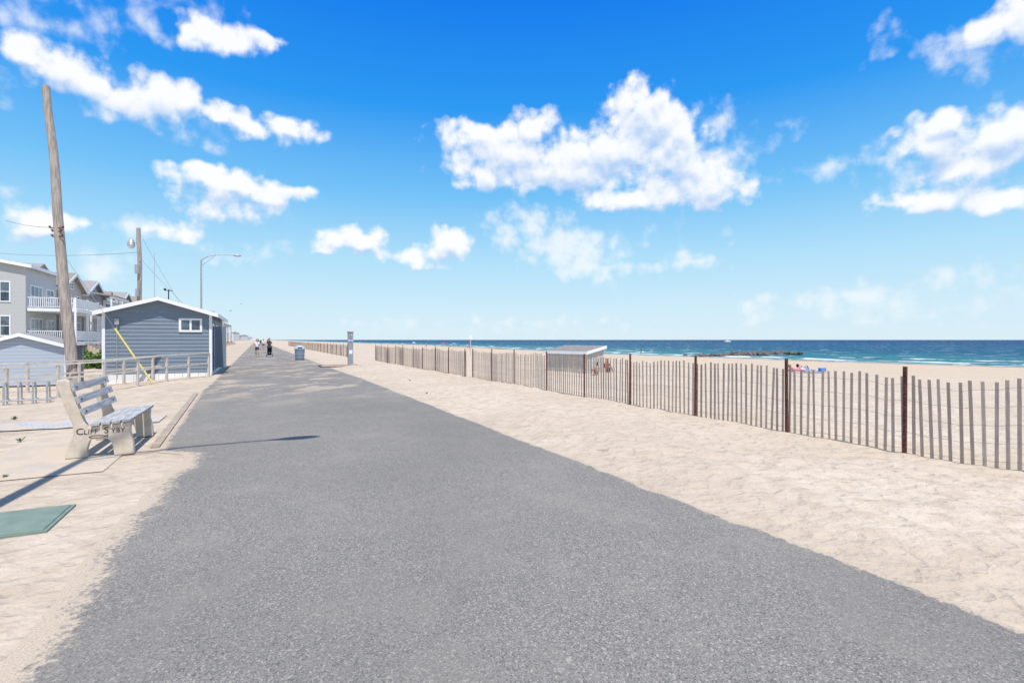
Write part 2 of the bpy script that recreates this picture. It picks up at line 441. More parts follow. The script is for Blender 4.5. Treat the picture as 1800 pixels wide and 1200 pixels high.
snow_fence(-6, 20.3, 8.25, .115, [-4,-2,0,2.1,4.03,5.8,7.92,9.97,11.98,14.04,16.3,18.3,20.2], 1)
snow_fence(20.75, 40, 8.15, .115, [20.9+2.1*i for i in range(10)], 2, 4)
snow_fence(47, 150, 7.6, .15, [47+2.5*i for i in range(42)], 3, 3)
# ------------------------------------------------------------------ blue shed
def lap_wall(part, half, base, eave, apex, y, rowh=.165, out=-1):
    z = base
    while z < apex-.03:
        z1 = min(z+rowh, apex-.01)
        def hw(q): return half if q <= eave else half*(apex-q)/(apex-eave)
        a, c = hw(z), max(.01, hw(z1))
        part.add([(-a,y,z),(a,y,z),(c,y,z1),(-c,y,z1),(-a,y+out*.026,z),(a,y+out*.026,z),(c,y+out*.006,z1),(-c,y+out*.006,z1)],
                 [(4,5,6,7),(0,1,5,4),(3,2,6,7),(0,4,7,3),(1,2,6,5)])
        z += rowh
sh = Obj('blue_shed', W(27.3, -3.87, 0))
hw_ = 1.97; L = 8.0
wl = sh.part('walls', M_BLUESD); wl.prism_y([(-hw_,.15),(hw_,.15),(hw_,2.88),(0,3.46),(-hw_,2.88)], 0, L)
lp = sh.part('lap_siding', M_BLUESD); lap_wall(lp, hw_-.05, .17, 2.86, 3.42, 0)
for k in range(16):
    z = .17+k*.165
    for sx in (-1, 1):
        y0 = .06
        lp.add([(sx*hw_,y0,z),(sx*(hw_+.026),y0,z),(sx*(hw_+.026),L-.06,z),(sx*hw_,L-.06,z),(sx*hw_,y0,z+.165),(sx*(hw_+.006),y0,z+.165),(sx*(hw_+.006),L-.06,z+.165),(sx*hw_,L-.06,z+.165)],
               [(0,1,2,3),(4,5,6,7),(1,5,6,2),(0,1,5,4),(3,2,6,7)])
tr = sh.part('corner_trim', M_TRIM)
for sx in (-1, 1):
    for y in (0, L): tr.box(sx*hw_-.055, sx*hw_+.055, y-.045 if y == 0 else y-.055, y+.055 if y == 0 else y+.045, .13, 2.88)
sk = sh.part('white_skirt', M_WHITE); sk.box(-hw_-.03, hw_+.035, -.055, L, -.6, .148)
skg = sh.part('skirt_gaps', M_DARK)
for k in range(13): skg.box(-hw_+.15+k*.3, -hw_+.158+k*.3, -.058, -.05, -.5, .14)
rf = sh.part('roof', M_SHINGLE2)
e = .30; sl = (3.46-2.88)/hw_
zz = lambda x: 3.46-abs(x)*sl
rf.prism_y([(-hw_-e,zz(hw_+e)+.02),(0,3.48),(hw_+e,zz(hw_+e)+.02),(hw_+e,zz(hw_+e)+.07),(0,3.55),(-hw_-e,zz(hw_+e)+.07)], -.28, L+.28)
fa = sh.part('white_fascia', M_TRIM)
fa.prism_y([(-hw_-e-.02,zz(hw_+e)-.12),(0,3.38),(hw_+e+.02,zz(hw_+e)-.12),(hw_+e+.02,zz(hw_+e)+.062),(0,3.54),(-hw_-e-.02,zz(hw_+e)+.062)], -.33, -.29)
for sx in (-1,1): fa.box(min(sx*(hw_+e),sx*(hw_+e+.03)), max(sx*(hw_+e),sx*(hw_+e+.03)), -.28, L+.28, zz(hw_+e)-.12, zz(hw_+e)+.062)
fa.prism_y([(-hw_-e,zz(hw_+e)-.0),(0,3.455),(hw_+e,zz(hw_+e)-.0),(hw_+e,zz(hw_+e)+.015),(0,3.475),(-hw_-e,zz(hw_+e)+.015)], -.285, L+.27)
wf = sh.part('window_frame', M_TRIM)
wx0, wx1, wz0, wz1 = .74, 1.64, 2.0, 2.62
wf.box(wx0,wx1,-.06,-.0,wz0,wz0+.09); wf.box(wx0,wx1,-.06,0,wz1-.09,wz1); wf.box(wx0,wx0+.09,-.062,0,wz0+.09,wz1-.09); wf.box(wx1-.09,wx1,-.062,0,wz0+.09,wz1-.09); wf.box((wx0+wx1)/2-.04,(wx0+wx1)/2+.04,-.058,0,wz0+.09,wz1-.09)
wg = sh.part('window_glass', M_GLASS); wg.box(wx0+.09,wx1-.09,-.035,-.03,wz0+.09,wz1-.09)
dr = sh.part('dark_door_openings', M_DARK)  # flat dark panels on the wall; shade inside the open doorways as colour
for y0 in (.5, 3.0, 5.4): dr.box(hw_, hw_+.035, y0, y0+1.0, .16, 2.3)
dt = sh.part('door_trim', M_TRIM)
for y0 in (.5, 3.0, 5.4): dt.box(hw_,hw_+.05,y0-.1,y0,.16,2.4); dt.box(hw_,hw_+.05,y0+1.0,y0+1.1,.16,2.4); dt.box(hw_,hw_+.052,y0,y0+1.0,2.3,2.4)
aw = sh.part('open_shutter', M_BLUESD); aw.box(hw_+.06, hw_+.55, 1.62, 1.67, .3, 2.3)
cd = sh.part('conduit', M_GALV); cd.tube((-1.5,-.06,.0),(-1.5,-.06,2.35),.022); cd.box(-1.58,-1.42,-.12,-.03,2.3,2.55)
vp = sh.part('roof_vent', M_BLACK); vp.tube((.3,.4,3.4),(.3,.4,3.92),.022); vp.tube((.14,.4,3.88),(.46,.4,3.88),.018); vp.blob((.16,.4,3.93),.05)
sh.done()
# ------------------------------------------------------------------ small siding shed
s2 = Obj('garden_shed', W(27.55, -8.6, -.22))
SD = siding_mat('pale_blue_siding', (.44,.50,.57), .14)
hw2=1.45; L2=2.2
s2.part('walls', SD).prism_y([(-hw2,0),(hw2,0),(hw2,1.62),(0,2.08),(-hw2,1.62)],0,L2)
s2r = s2.part('roof', M_SHINGLE)
k2=(2.08-1.62)/hw2
s2r.prism_y([(-hw2-.16,1.62-.16*k2),(0,2.08+.01),(hw2+.16,1.62-.16*k2),(hw2+.16,1.68-.16*k2),(0,2.16),(-hw2-.16,1.68-.16*k2)],-.12,L2+.12)
s2f = s2.part('fascia', M_TRIM); s2f.prism_y([(-hw2-.17,1.53-.16*k2),(0,2.0),(hw2+.17,1.53-.16*k2),(hw2+.17,1.675-.16*k2),(0,2.15),(-hw2-.17,1.675-.16*k2)],-.15,-.125)
c2 = s2.part('corner_trim', M_TRIM)
for sx in (-1,1): c2.box(sx*hw2-.05,sx*hw2+.05,-.03,.06,0,1.62); c2.box(sx*hw2-.05,sx*hw2+.05,L2-.05,L2+.03,0,1.58)
d2 = s2.part('side_window', M_GLASS); d2.box(hw2,hw2+.02,.8,1.3,.8,1.3)
d3 = s2.part('side_window_frame', M_TRIM); d3.box(hw2,hw2+.03,.72,.8,.72,1.38); d3.box(hw2,hw2+.03,1.3,1.38,.72,1.38); d3.box(hw2,hw2+.031,.8,1.3,.72,.8); d3.box(hw2,hw2+.031,.8,1.3,1.3,1.38)
s2.done()
# ------------------------------------------------------------------ beach storage box
M_BOX = simple('grey_painted_board', (.50,.47,.42), .8, .08, 4, stretch=(8,8,.6))
M_BOXT = simple('box_batten', (.66,.62,.56), .8, .06, 4)
M_BROOF = simple('weathered_box_shingles', (.25,.235,.215), .9, .2, 9)
def st_of(X, Y): return (-X*S+Y*C, X*C+Y*S)
ss_, tt_ = st_of(3.9, 26.8)
bx = Obj('beach_storage_box', W(ss_, tt_, gz(ss_, tt_)-.05), TH+.3)
bx.part('walls', M_BOX).prism_y([(0,0),(1.5,0),(1.5,1.40),(0,1.14)], 0, 2.85)
bt = bx.part('battens', M_BOXT)
for k in range(8): bt.box(-.02,0,k*.4,k*.4+.045,0.02,1.12)
for k in range(4): bt.box(.0+k*.48,.045+k*.48,-.02,0,.02,1.10+.08*k)
br = bx.part('shingle_roof', M_BROOF); br.prism_y([(-.1,1.135),(1.6,1.43),(1.6,1.49),(-.1,1.195)], -.1, 2.95)
bf = bx.part('roof_edge', M_TRIM); bf.prism_y([(-.1,1.05),(1.6,1.345),(1.6,1.50),(-.1,1.205)], -.13, -.102); bf.box(-.13,-.102,-.12,2.95,1.05,1.205); bf.box(1.602,1.63,-.12,2.95,1.36,1.50)
bx.done()
# ------------------------------------------------------------------ poles, lamps, wires
def utility_pole(loc, top, r0, r1, name='utility_pole'):
    o = Obj(name, loc, 0); p = o.part('pole', M_POLE, smooth=True); n = 14
    top = Vector(top)
    pts = [top*(i/n)+Vector((.03*math.sin(i*.8),.02*math.sin(i*1.3),0)) for i in range(n+1)]
    pts[0].z = -.6
    for i in range(n): p.tube(pts[i], pts[i+1], r0+(r1-r0)*i/n, r0+(r1-r0)*(i+1)/n, 16, caps=(i in (0, n-1)))
    return o
PB = Vector((-17.15, 20.0, gz(*st_of(-17.15,20.0))))
PT = Vector((-1.08, .1, 11.85))
p1 = utility_pole(PB, PT, .20, .125)
hw = p1.part('crossarm_hardware', M_RUST)
for z, w in ((6.28,.26),(6.15,.18),(5.95,.2)):
    c = PT*(z/PT.z); hw.tube((c.x-w,c.y-.12,z),(c.x+w,c.y-.12,z),.022); hw.blob((c.x-w,c.y-.12,z+.05),.04); hw.blob((c.x+w,c.y-.12,z+.05),.04)
cb = p1.part('service_drop', M_BLACK)
c = PT*(6.3/PT.z)
def sag(a, b, k, n=14): 
    a, b = Vector(a), Vector(b); return [a.lerp(b, i/n)-Vector((0,0,4*k*(i/n)*(1-i/n))) for i in range(n+1)]
cb.path(sag((c.x,c.y-.1,6.3),(c.x-8,c.y+6,8.0),.1), .007, 5)
p1.done()
ga = Vector((-14.45, 20.6, gz(*st_of(-14.45,20.6))-.05)); gt = PB+PT*(5.4/PT.z)
gw = Obj('guy_wire', (0,0,0), 0)
gw.part('cable', M_WIRE).tube(ga, gt, .008, n=6)
gd = (gt-ga).normalized()
gw.part('yellow_guard', M_YEL, smooth=True).tube(ga+gd*.05, ga+gd*2.6, .035, .035, 10)
gw.part('anchor', M_RUST).tube(ga-Vector((0,0,.2)), ga+gd*.2, .015, n=8)
gw.done()
PL = Vector((-24.7, 34.0, -.3))
p2 = utility_pole(PL, (-.05,0,9.35), .15, .12)
ar = p2.part('lamp_bracket', M_GALV); ar.tube((0,0,8.3),(-.45,-.1,8.45),.03); ar.tube((0,0,7.2),(.1,-.16,7.2),.03)
lh = p2.part('lamp_head', M_GALV, smooth=True); lh.lathe(-.5,-.1,[(.05,8.62),(.17,8.5),(.22,8.25),(.24,8.2)],14)
lg = p2.part('lamp_glass', M_WHITE, smooth=True); lg.lathe(-.5,-.1,[(.12,8.0),(.2,8.1),(.21,8.198)],14)
tf = p2.part('meter_boxes', M_GALV); tf.box(-.12,.12,-.32,-.15,6.3,6.9); tf.box(-.1,.1,-.3,-.15,4.8,5.3)
p2.done()
wr = Obj('overhead_wires', (0,0,0), 0); wp = wr.part('cables', M_BLACK)
top2 = PL+Vector((-.05,0,7.75))
wp.path(sag(top2, (-48,46,9.6), .3, 20), .009, 5)
wp.path(sag(PL+Vector((0,0,7.4)), (-22.0,36.5,2.9), .15), .006, 5)
wp.path(sag(PL+Vector((0,0,9.0)), (-21.2,34.0,2.7), .1), .006, 5)
wr.done()
an = Obj('whip_antenna', (-23.6,33.8,0), 0); an.part('mast', M_GALV).tube((0,0,2),(0,0,7.4),.02,.01); an.part('bracket', M_GALV).tube((0,0,3.2),(-.5,.1,3.2),.015); an.done()
def street_lamp(loc):
    o = Obj('street_lamp', loc); p = o.part('pole', M_GALV, smooth=True)
    p.tube((0,0,-.1),(0,0,.25),.14,.13,14); p.tube((0,0,.2),(0,0,8.6),.095,.06,14)
    pts = [(0,0,8.5),(.15,0,8.72),(.5,0,8.93),(1.1,0,9.12),(1.8,0,9.2),(2.4,0,9.2)]
    a = o.part('arm', M_GALV, smooth=True); a.path(pts, .035, 10); a.path([(0,0,8.1),(.6,0,8.6),(1.1,0,9.1)], .02, 8)
    h = o.part('lamp_head', M_GALV, smooth=True)
    h.blob((2.72,0,9.18),.36,(1.0,.42,.25)); h.tube((2.3,0,9.2),(2.5,0,9.2),.06,.08,10)
    g_ = o.part('lens', M_WHITE, smooth=True); g_.blob((2.78,0,9.11),.2,(1,.6,.45))
    o.done()
SE = math.radians(66); SD2 = Vector((.36,-.933,0)).normalized()
street_lamp((-26.7, 44.0, -.1))
street_lamp((-4.55, 3.55, -.02))
# ------------------------------------------------------------------ ramp railing
gzz = lambda q: gz(*st_of(*q))
def fat(part, a, b_, w, h):
    a, b_ = Vector(a), Vector(b_); d = (b_-a); n_ = Vector((-d.y, d.x, 0)).normalized()*w/2; z = Vector((0,0,h/2))
    part.add([a-n_-z,a+n_-z,a+n_+z,a-n_+z,b_-n_-z,b_+n_-z,b_+n_+z,b_-n_+z],[(0,1,2,3),(7,6,5,4),(0,4,5,1),(1,5,6,2),(2,6,7,3),(3,7,4,0)])
def ramp_railing(pts):
    rl = Obj('ramp_railing', (0,0,0), 0); rp = rl.part('rails', M_GWOOD); pp = rl.part('posts', M_GWOOD)
    for a, b_ in zip(pts, pts[1:]):
        za, zb = gzz(a), gzz(b_)
        for h, w, t in ((1.06,.10,.05),(.60,.045,.06)):
            fat(rp, (a[0],a[1],za+h), (b_[0],b_[1],zb+h), w, t)
        for f in (0, .5):
            x, y = a[0]+(b_[0]-a[0])*f, a[1]+(b_[1]-a[1])*f; z = za+(zb-za)*f
            pp.box(x-.04, x+.04, y-.04, y+.04, z-.2, z+1.03)
    rl.done()
ramp_railing([(-13.45,22.7),(-13.9,20.6),(-14.25,17.9),(-15.9,16.1),(-18.2,14.2),(-21,12.5)])
ramp_railing([(-15.2,23.4),(-16.3,21.5),(-17.6,18.6),(-20.5,17.4),(-24,16.4)])
zb = gz(20.0,-6.0)
rk = Obj('bike_rack', W(20.2, -5.7, 0), TH+.1)
q = rk.part('tubes', M_GALV, smooth=True)
for k in range(9):
    x = -k*.32; q.path([(x,0,zb-.15),(x,0,zb+.5),(x,.06,zb+.61),(x,.18,zb+.65),(x,.30,zb+.61),(x,.36,zb+.5),(x,.36,zb-.15)], .024, 8)
q.path([(.15,0,zb+.12),(-2.75,0,zb+.12)], .024, 8); q.path([(.15,.36,zb+.12),(-2.75,.36,zb+.12)], .024, 8)
rk.done()
# ------------------------------------------------------------------ shower tower, mat, bin
M_SHW = simple('grey_composite', (.30,.32,.34), .7, .2, 8)
sx, sy = -10.1, 32.0
sw = Obj('beach_shower', (sx, sy, .03))
sw.part('column', M_SHW, bev=.01).box(-.15,.15,-.13,.13,0,2.05)
cp = sw.part('cap', M_SHW, bev=.01); cp.box(-.17,.17,-.15,.15,2.05,2.14)
bb = sw.part('white_bands', M_WHITE); bb.box(-.155,.155,-.135,.135,1.55,1.60); bb.box(-.1,.1,-.134,-.131,.75,.98)
hd = sw.part('shower_heads', M_GALV); hd.path([(0,-.13,1.95),(0,-.26,1.98),(0,-.30,1.9)],.02); hd.path([(0,-.13,.5),(0,-.22,.48),(0,-.24,.4)],.015); hd.blob((0,-.30,1.88),.035)
sw.done()
mt = Obj('shower_deck', (sx-.7, sy-.5, .0))
mm = mt.part('boards', M_PAD)
for k in range(8): mm.box(-.9,1.3,-.8+k*.2,-.8+k*.2+.185,.01,.045)
fr_ = mt.part('frame', simple('brown_timber', (.15,.09,.06), .8, .2, 5)); fr_.box(-.98,1.38,-.88,-.81,-.02,.07); fr_.box(-.98,1.38,.81,.88,-.02,.07); fr_.box(-.98,-.91,-.81,.81,-.02,.07)
mt.done()
tb = Obj('trash_can', (-17.0, 41.0, 0))
M_BIN = simple('blue_grey_plastic', (.20,.27,.34), .5, .1, 5)
bd = tb.part('barrel', M_BIN, smooth=True); bd.lathe(0,0,[(.30,0),(.34,.1),(.36,.5),(.38,.86),(.40,.88)],20)
ld = tb.part('lid', simple('pale_lid', (.40,.46,.51), .5, .1, 4), smooth=True); ld.lathe(0,0,[(.41,.885),(.41,.95),(.36,1.08),(.25,1.17),(.08,1.21)],20)
op = tb.part('flap', M_DARK); op.box(-.14,.14,-.40,-.33,.93,1.06)
hb = tb.part('bands', M_GALV, smooth=True); hb.lathe(0,0,[(.368,.5),(.372,.54)],20); hb.lathe(0,0,[(.352,.22),(.355,.26)],20)
tb.done()
# ------------------------------------------------------------------ townhouses
SDM = [siding_mat('pale_grey_blue_siding', (.50,.51,.50)), siding_mat('warm_grey_siding', (.50,.47,.42)), siding_mat('pale_grey_siding', (.50,.53,.56)), siding_mat('white_siding', (.66,.67,.66)), siding_mat('light_tan_siding', (.54,.48,.39))]
def window(fr, gl, face, a0, a1, z0, z1, pos, mull=1, t=.1):
    def bx_(part, p, q, z_0, z_1, o0, o1):
        if face == 'x': part.box(pos+o0, pos+o1, p, q, z_0, z_1)
        else: part.box(p, q, pos-o1, pos-o0, z_0, z_1)
    bx_(fr,a0,a1,z0,z0+t,0,.07); bx_(fr,a0,a1,z1-t,z1,0,.07); bx_(fr,a0,a0+t,z0+t,z1-t,0,.068); bx_(fr,a1-t,a1,z0+t,z1-t,0,.068)
    for k in range(1, mull+1):
        c_ = a0+(a1-a0)*k/(mull+1); bx_(fr,c_-.04,c_+.04,z0+t,z1-t,0,.064)
    bx_(fr,a0+t,a1-t,(z0+z1)/2-.03,(z0+z1)/2+.03,0,.06)
    bx_(gl,a0+t,a1-t,z0+t,z1-t,.005,.03)
def townhouse(s, t, w, i, detail=True, dep=11, base=1.5, eave=8.9, rise=1.9, porch=3.0, gable=True, roofed=False):
    o = Obj('beach_townhouse', W(s, t, -.3)); R = random.Random(i)
    wall = SDM[i % 5]; E = eave+.3; B = base+.3; F2 = B+3.3
    wp_ = o.part('walls', wall)
    if gable: wp_.prism_x([(0,0),(w,0),(w,E),(w/2,E+rise-.05),(0,E)], -dep, 0)
    else: wp_.prism_y([(-dep,0),(0,0),(0,E),(-dep/2,E+rise-.05),(-dep,E)], 0, w)
    r = o.part('roof', M_SHINGLE2 if i % 2 else M_SHINGLE); ft = o.part('eave_trim', M_TRIM)
    if gable:
        k = rise/(w/2); ov = .45
        r.prism_x([(-ov,E-ov*k),(w/2,E+rise),(w+ov,E-ov*k),(w+ov,E-ov*k+.18),(w/2,E+rise+.18),(-ov,E-ov*k+.18)], -dep-.4, .55)
        ft.prism_x([(-ov-.03,E-ov*k-.16),(w/2,E+rise-.16),(w+ov+.03,E-ov*k-.16),(w+ov+.03,E-ov*k+.15),(w/2,E+rise+.16),(-ov-.03,E-ov*k+.15)], .555, .62)
        ft.box(-dep-.3,.54,-ov-.05,-ov-.002,E-ov*k-.14,E-ov*k+.16); ft.box(-dep-.3,.54,-ov,-.002,E-ov*k-.14,E-ov*k-.10)
    else:
        k = rise/(dep/2); ov = .5
        r.prism_y([(-dep-ov,E-ov*k),(-dep/2,E+rise),(ov,E-ov*k),(ov,E-ov*k+.18),(-dep/2,E+rise+.18),(-dep-ov,E-ov*k+.18)], -.3, w+.3)
        ft.prism_y([(-dep-ov,E-ov*k-.16),(-dep/2,E+rise-.16),(ov+.03,E-ov*k-.16),(ov+.03,E-ov*k+.15),(-dep/2,E+rise+.15),(-dep-ov,E-ov*k+.15)], -.37, -.305)
        ft.box(ov-.002,ov+.04,-.3,w+.3,E-ov*k-.14,E-ov*k+.16)
        r.prism_x([(w*.3-.3,E-.1),(w/2,E+rise*.75),(w*.7+.3,E-.1)], -dep/2, .2)
    fr = o.part('window_frames', M_TRIM); gl = o.part('window_glass', M_GLASS)
    for z in (B, F2):
        window(fr, gl, 'x', w*.12, w*.48, z+.1, z+2.35, 0, 2); window(fr, gl, 'x', w*.62, w*.88, z+.8, z+2.3, 0, 1)
        for a in (-9.0,-6.2,-3.4): window(fr, gl, 'y', a, a+2.3, z+.5, z+2.5, 0, 2)
    if gable: window(fr, gl, 'x', w*.42, w*.58, E+.1, E+.9, 0, 1)
    pf = o.part('porch', M_WHITE); pr = o.part('railings', M_WHITE)
    for z in (B, F2):
        pf.box(.075, porch, .05, w-.05, z-.32, z-.02)
        pt_ = .16 if detail else .25
        def rail(x0,y0,x1,y1):
            n = max(1, int(math.hypot(x1-x0,y1-y0)/pt_))
            fat(pr,(x0,y0,z+1.02),(x1,y1,z+1.02),.09,.07); fat(pr,(x0,y0,z+.12),(x1,y1,z+.12),.06,.06)
            for j in range(1,n):
                x, y = x0+(x1-x0)*j/n, y0+(y1-y0)*j/n; pr.box(x-.025,x+.025,y-.025,y+.025,z+.15,z+.985)
        rail(.1,.12,porch-.1,.12); rail(porch-.1,.12,porch-.1,w-.12); rail(.1,w-.12,porch-.1,w-.12)
    cl = o.part('porch_columns', M_WHITE)
    for y in (.15, w/2, w-.15):
        cl.box(porch-.24,porch-.02,y-.11,y+.11,0,B-.321); cl.box(porch-.22,porch-.04,y-.09,y+.09,B-.02,F2-.321)
        top_ = (F2+2.6) if roofed else F2+1.12
        cl.box(porch-.22,porch-.04,y-.09,y+.09,F2-.02,top_)
    if roofed:
        r2 = o.part('porch_roof', M_SHINGLE); r2.prism_y([(.62,F2+2.95),(porch+.3,F2+2.61),(porch+.3,F2+2.75),(.62,F2+3.2)], -.1, w+.1)
        ft.box(porch-.3,porch+.25,0,w,F2+2.4,F2+2.6)
    stp = o.part('front_steps', M_PAD)
    for k in range(8): stp.box(porch+.02+k*.28, porch+.28+k*.28, w*.35, w*.65, 0, B-.1-(k+1)*(B-.1)/9)
    o.done()
for i in range(9):
    townhouse(66+i*9.4, -20.2, 8.6, i, detail=i < 4, gable=(i % 3 != 0), roofed=(i in (2,4)), rise=(1.0 if i==0 else 1.9), eave=(8.9 if i==0 else 7.7), porch=(3.9 if i==0 else 3.0))
for i in range(8):
    townhouse(165+i*14, -13.0-(i % 2)*2, 11, i+3, detail=False, gable=(i % 2 == 0), roofed=i % 2 == 1, eave=8.0+.6*(i % 3))
dtw = Obj('distant_town', (0,0,0)); dw = [dtw.part('walls', SDM[2]), dtw.part('walls', SDM[3]), dtw.part('walls', SDM[1])]; drf = dtw.part('roofs', M_SHINGLE)
R = random.Random(5)
for i in range(110):
    s = 300+i*i*.16+i*6; t = -14-R.random()*35; w = 9+R.random()*9; h = 6+R.random()*5; w2 = 9+R.random()*6
    R.choice(dw).box(t-w2, t, s, s+w, -.3, h)
    drf.prism_y([(t-w2-.4,h),(t+.4,h),(t-w2/2,h+2.2)], s-.4, s+w+.4)
for i in range(60):
    s = 50+R.random()*600; t = -38-R.random()*120; w = 10; h = 5+R.random()*2
    R.choice(dw).box(t-w, t, s, s+10, -.3, h); drf.prism_y([(t-w-.4,h),(t+.4,h),(t-w/2,h+2.2)], s-.4, s+10.4)
dtw.done()
# ------------------------------------------------------------------ vegetation
def bush(loc, rx, ry, rz, n, seed, mat=M_LEAF, name='bush', leaf=.09):
    R = random.Random(seed); o = Obj(name, loc, 0); lf = o.part('leaves', mat); tw = o.part('twigs', M_POLE)
    cl = [(R.gauss(0,.45)*rx, R.gauss(0,.45)*ry, abs(R.gauss(.45,.3))*rz, R.uniform(.22,.42)) for _ in range(14)]
    for c in cl: tw.tube((c[0]*.2,c[1]*.2,-.05),(c[0],c[1],c[2]),.02,.006,5)
    for _ in range(n):
        c = R.choice(cl); d = Vector((R.gauss(0,1),R.gauss(0,1),R.gauss(0,1))).normalized()*c[3]*R.uniform(.6,1.05)*max(rx,rz)
        p = Vector((c[0],c[1],c[2]))+d; p.z = abs(p.z)
        a = Vector((R.gauss(0,1),R.gauss(0,1),R.gauss(0,1))).normalized()*leaf*R.uniform(.6,1.2); b_ = a.orthogonal().normalized()*leaf*.5
        lf.add([p-a,p+b_,p+a,p-b_],[(0,1,2,3)])
    o.done()
for i,(s,t,r) in enumerate([(43,-9.6,.9),(44.5,-10.6,1.0),(46,-11.8,1.1),(48,-13,1.0),(41.5,-11.4,.7),(52,-12,1.1),(58,-15,1.2),(62,-15.5,1.1)]):
    bush(W(s,t,-.3), r, r, r*.9, 1500, 20+i)
def weed(loc, seed, k=1.0):
    R = random.Random(seed); o = Obj('weed', loc, 0); lf = o.part('leaves', M_WEED)
    for _ in range(22):
        a = R.uniform(0,6.28); l = R.uniform(.03,.09)*k; d = Vector((math.cos(a)*l,math.sin(a)*l,R.uniform(.02,.08)*k)); n_ = Vector((-d.y,d.x,0)).normalized()*.01*k
        lf.add([(0,0,-.005), d*.5+n_, d, d*.5-n_],[(0,1,2,3)])
    o.done()
for i,(s,t,k) in enumerate([(10.9,-3.4,1.0),(15.0,4.6,.8),(19.5,5.3,.8),(8.2,-2.7,.5),(14.1,-4.5,1.2)]):
    weed(W(s,t,gz(s,t)+.01), i, k)
tg = Obj('driftwood_twig', W(6.2,4.5,gz(6.2,4.5)+.01)); tg.part('stick', M_POLE).path([(0,0,.0),(.05,-.09,.012),(.12,-.14,.006),(.17,-.25,.01)],.005,6); tg.part('twig', M_POLE).path([(.05,-.09,.012),(-.02,-.17,.02)],.003,5); tg.done()
# ------------------------------------------------------------------ rock jetty
M_ROCK = simple('jetty_rock', (.14,.12,.105), .9, .35, 1.2)
jt = Obj('rock_jetty', W(93, 97, SEA)); jr = jt.part('rocks', M_ROCK); R = random.Random(3)
for i in range(170):
    x = R.uniform(0,36); y = R.gauss(0,1.8); pk = .35+.65*sm(8, 20, x); jr.blob((x,y,(R.uniform(-.5,.8)*(1-abs(y)/6))*pk), R.uniform(.6,1.15)*(.6+.4*pk), (1.2,1,.75), 1, .7, i)
jt.done()
# ------------------------------------------------------------------ people
M_SKIN = simple('skin', (.55,.34,.25), .6, .06, 6); M_HAIR = simple('brown_hair', (.035,.022,.015), .6, .2, 30); M_HAIR2 = simple('blond_hair', (.30,.20,.10), .6, .2, 30)
def cloth(n_, c): return simple(n_, c, .85, .12, 9)
M_WS = cloth('white_shirt', (.72,.70,.72)); M_NAVY = cloth('navy_shorts', (.04,.06,.12)); M_DSH = cloth('dark_shirt', (.05,.05,.07)); M_PINK = cloth('pink_swimwear', (.68,.24,.28)); M_BLU = cloth('blue_towel', (.12,.28,.56)); M_RED = cloth('red_shorts', (.45,.07,.05)); M_SHOE = cloth('shoes', (.6,.6,.6)); M_TEAL = cloth('striped_towel', (.60,.67,.72))
STAND = dict(pelvis=(0,0,.93), spine=(0,0,1.10), chest=(0,.01,1.32), neck=(0,0,1.46), head=(0,.02,1.58), crown=(0,.02,1.70),
    lsh=(-.17,0,1.38), lel=(-.23,-.03,1.10), lwr=(-.25,.05,.86), lhd=(-.25,.07,.78),
    rsh=(.17,0,1.38), rel=(.23,-.03,1.10), rwr=(.25,.05,.86), rhd=(.25,.07,.78),
    lhp=(-.09,0,.88), lkn=(-.10,.12,.50), lan=(-.10,.05,.09), lto=(-.10,.20,.04),
    rhp=(.09,0,.88), rkn=(.10,.0,.49), ran=(.10,-.22,.12), rto=(.10,-.10,.03))
BN = [('pelvis','spine','torso'),('spine','chest','torso'),('chest','neck','torso'),('neck','head','skin'),('head','crown','skin'),
      ('chest','lsh','torso'),('lsh','lel','uarm'),('lel','lwr','farm'),('lwr','lhd','skin'),('chest','rsh','torso'),('rsh','rel','uarm'),('rel','rwr','farm'),('rwr','rhd','skin'),
      ('pelvis','lhp','hips'),('lhp','lkn','thigh'),('lkn','lan','shin'),('lan','lto','foot'),('pelvis','rhp','hips'),('rhp','rkn','thigh'),('rkn','ran','shin'),('ran','rto','foot')]
RAD = dict(pelvis=(.155,.115),spine=(.125,.095),chest=(.155,.11),neck=(.055,.055),head=(.078,.092),crown=(.06,.07),sh=(.062,.062),el=(.042,.042),wr=(.028,.028),hd=(.038,.018),hp=(.10,.10),kn=(.058,.058),an=(.038,.04),to=(.042,.03))
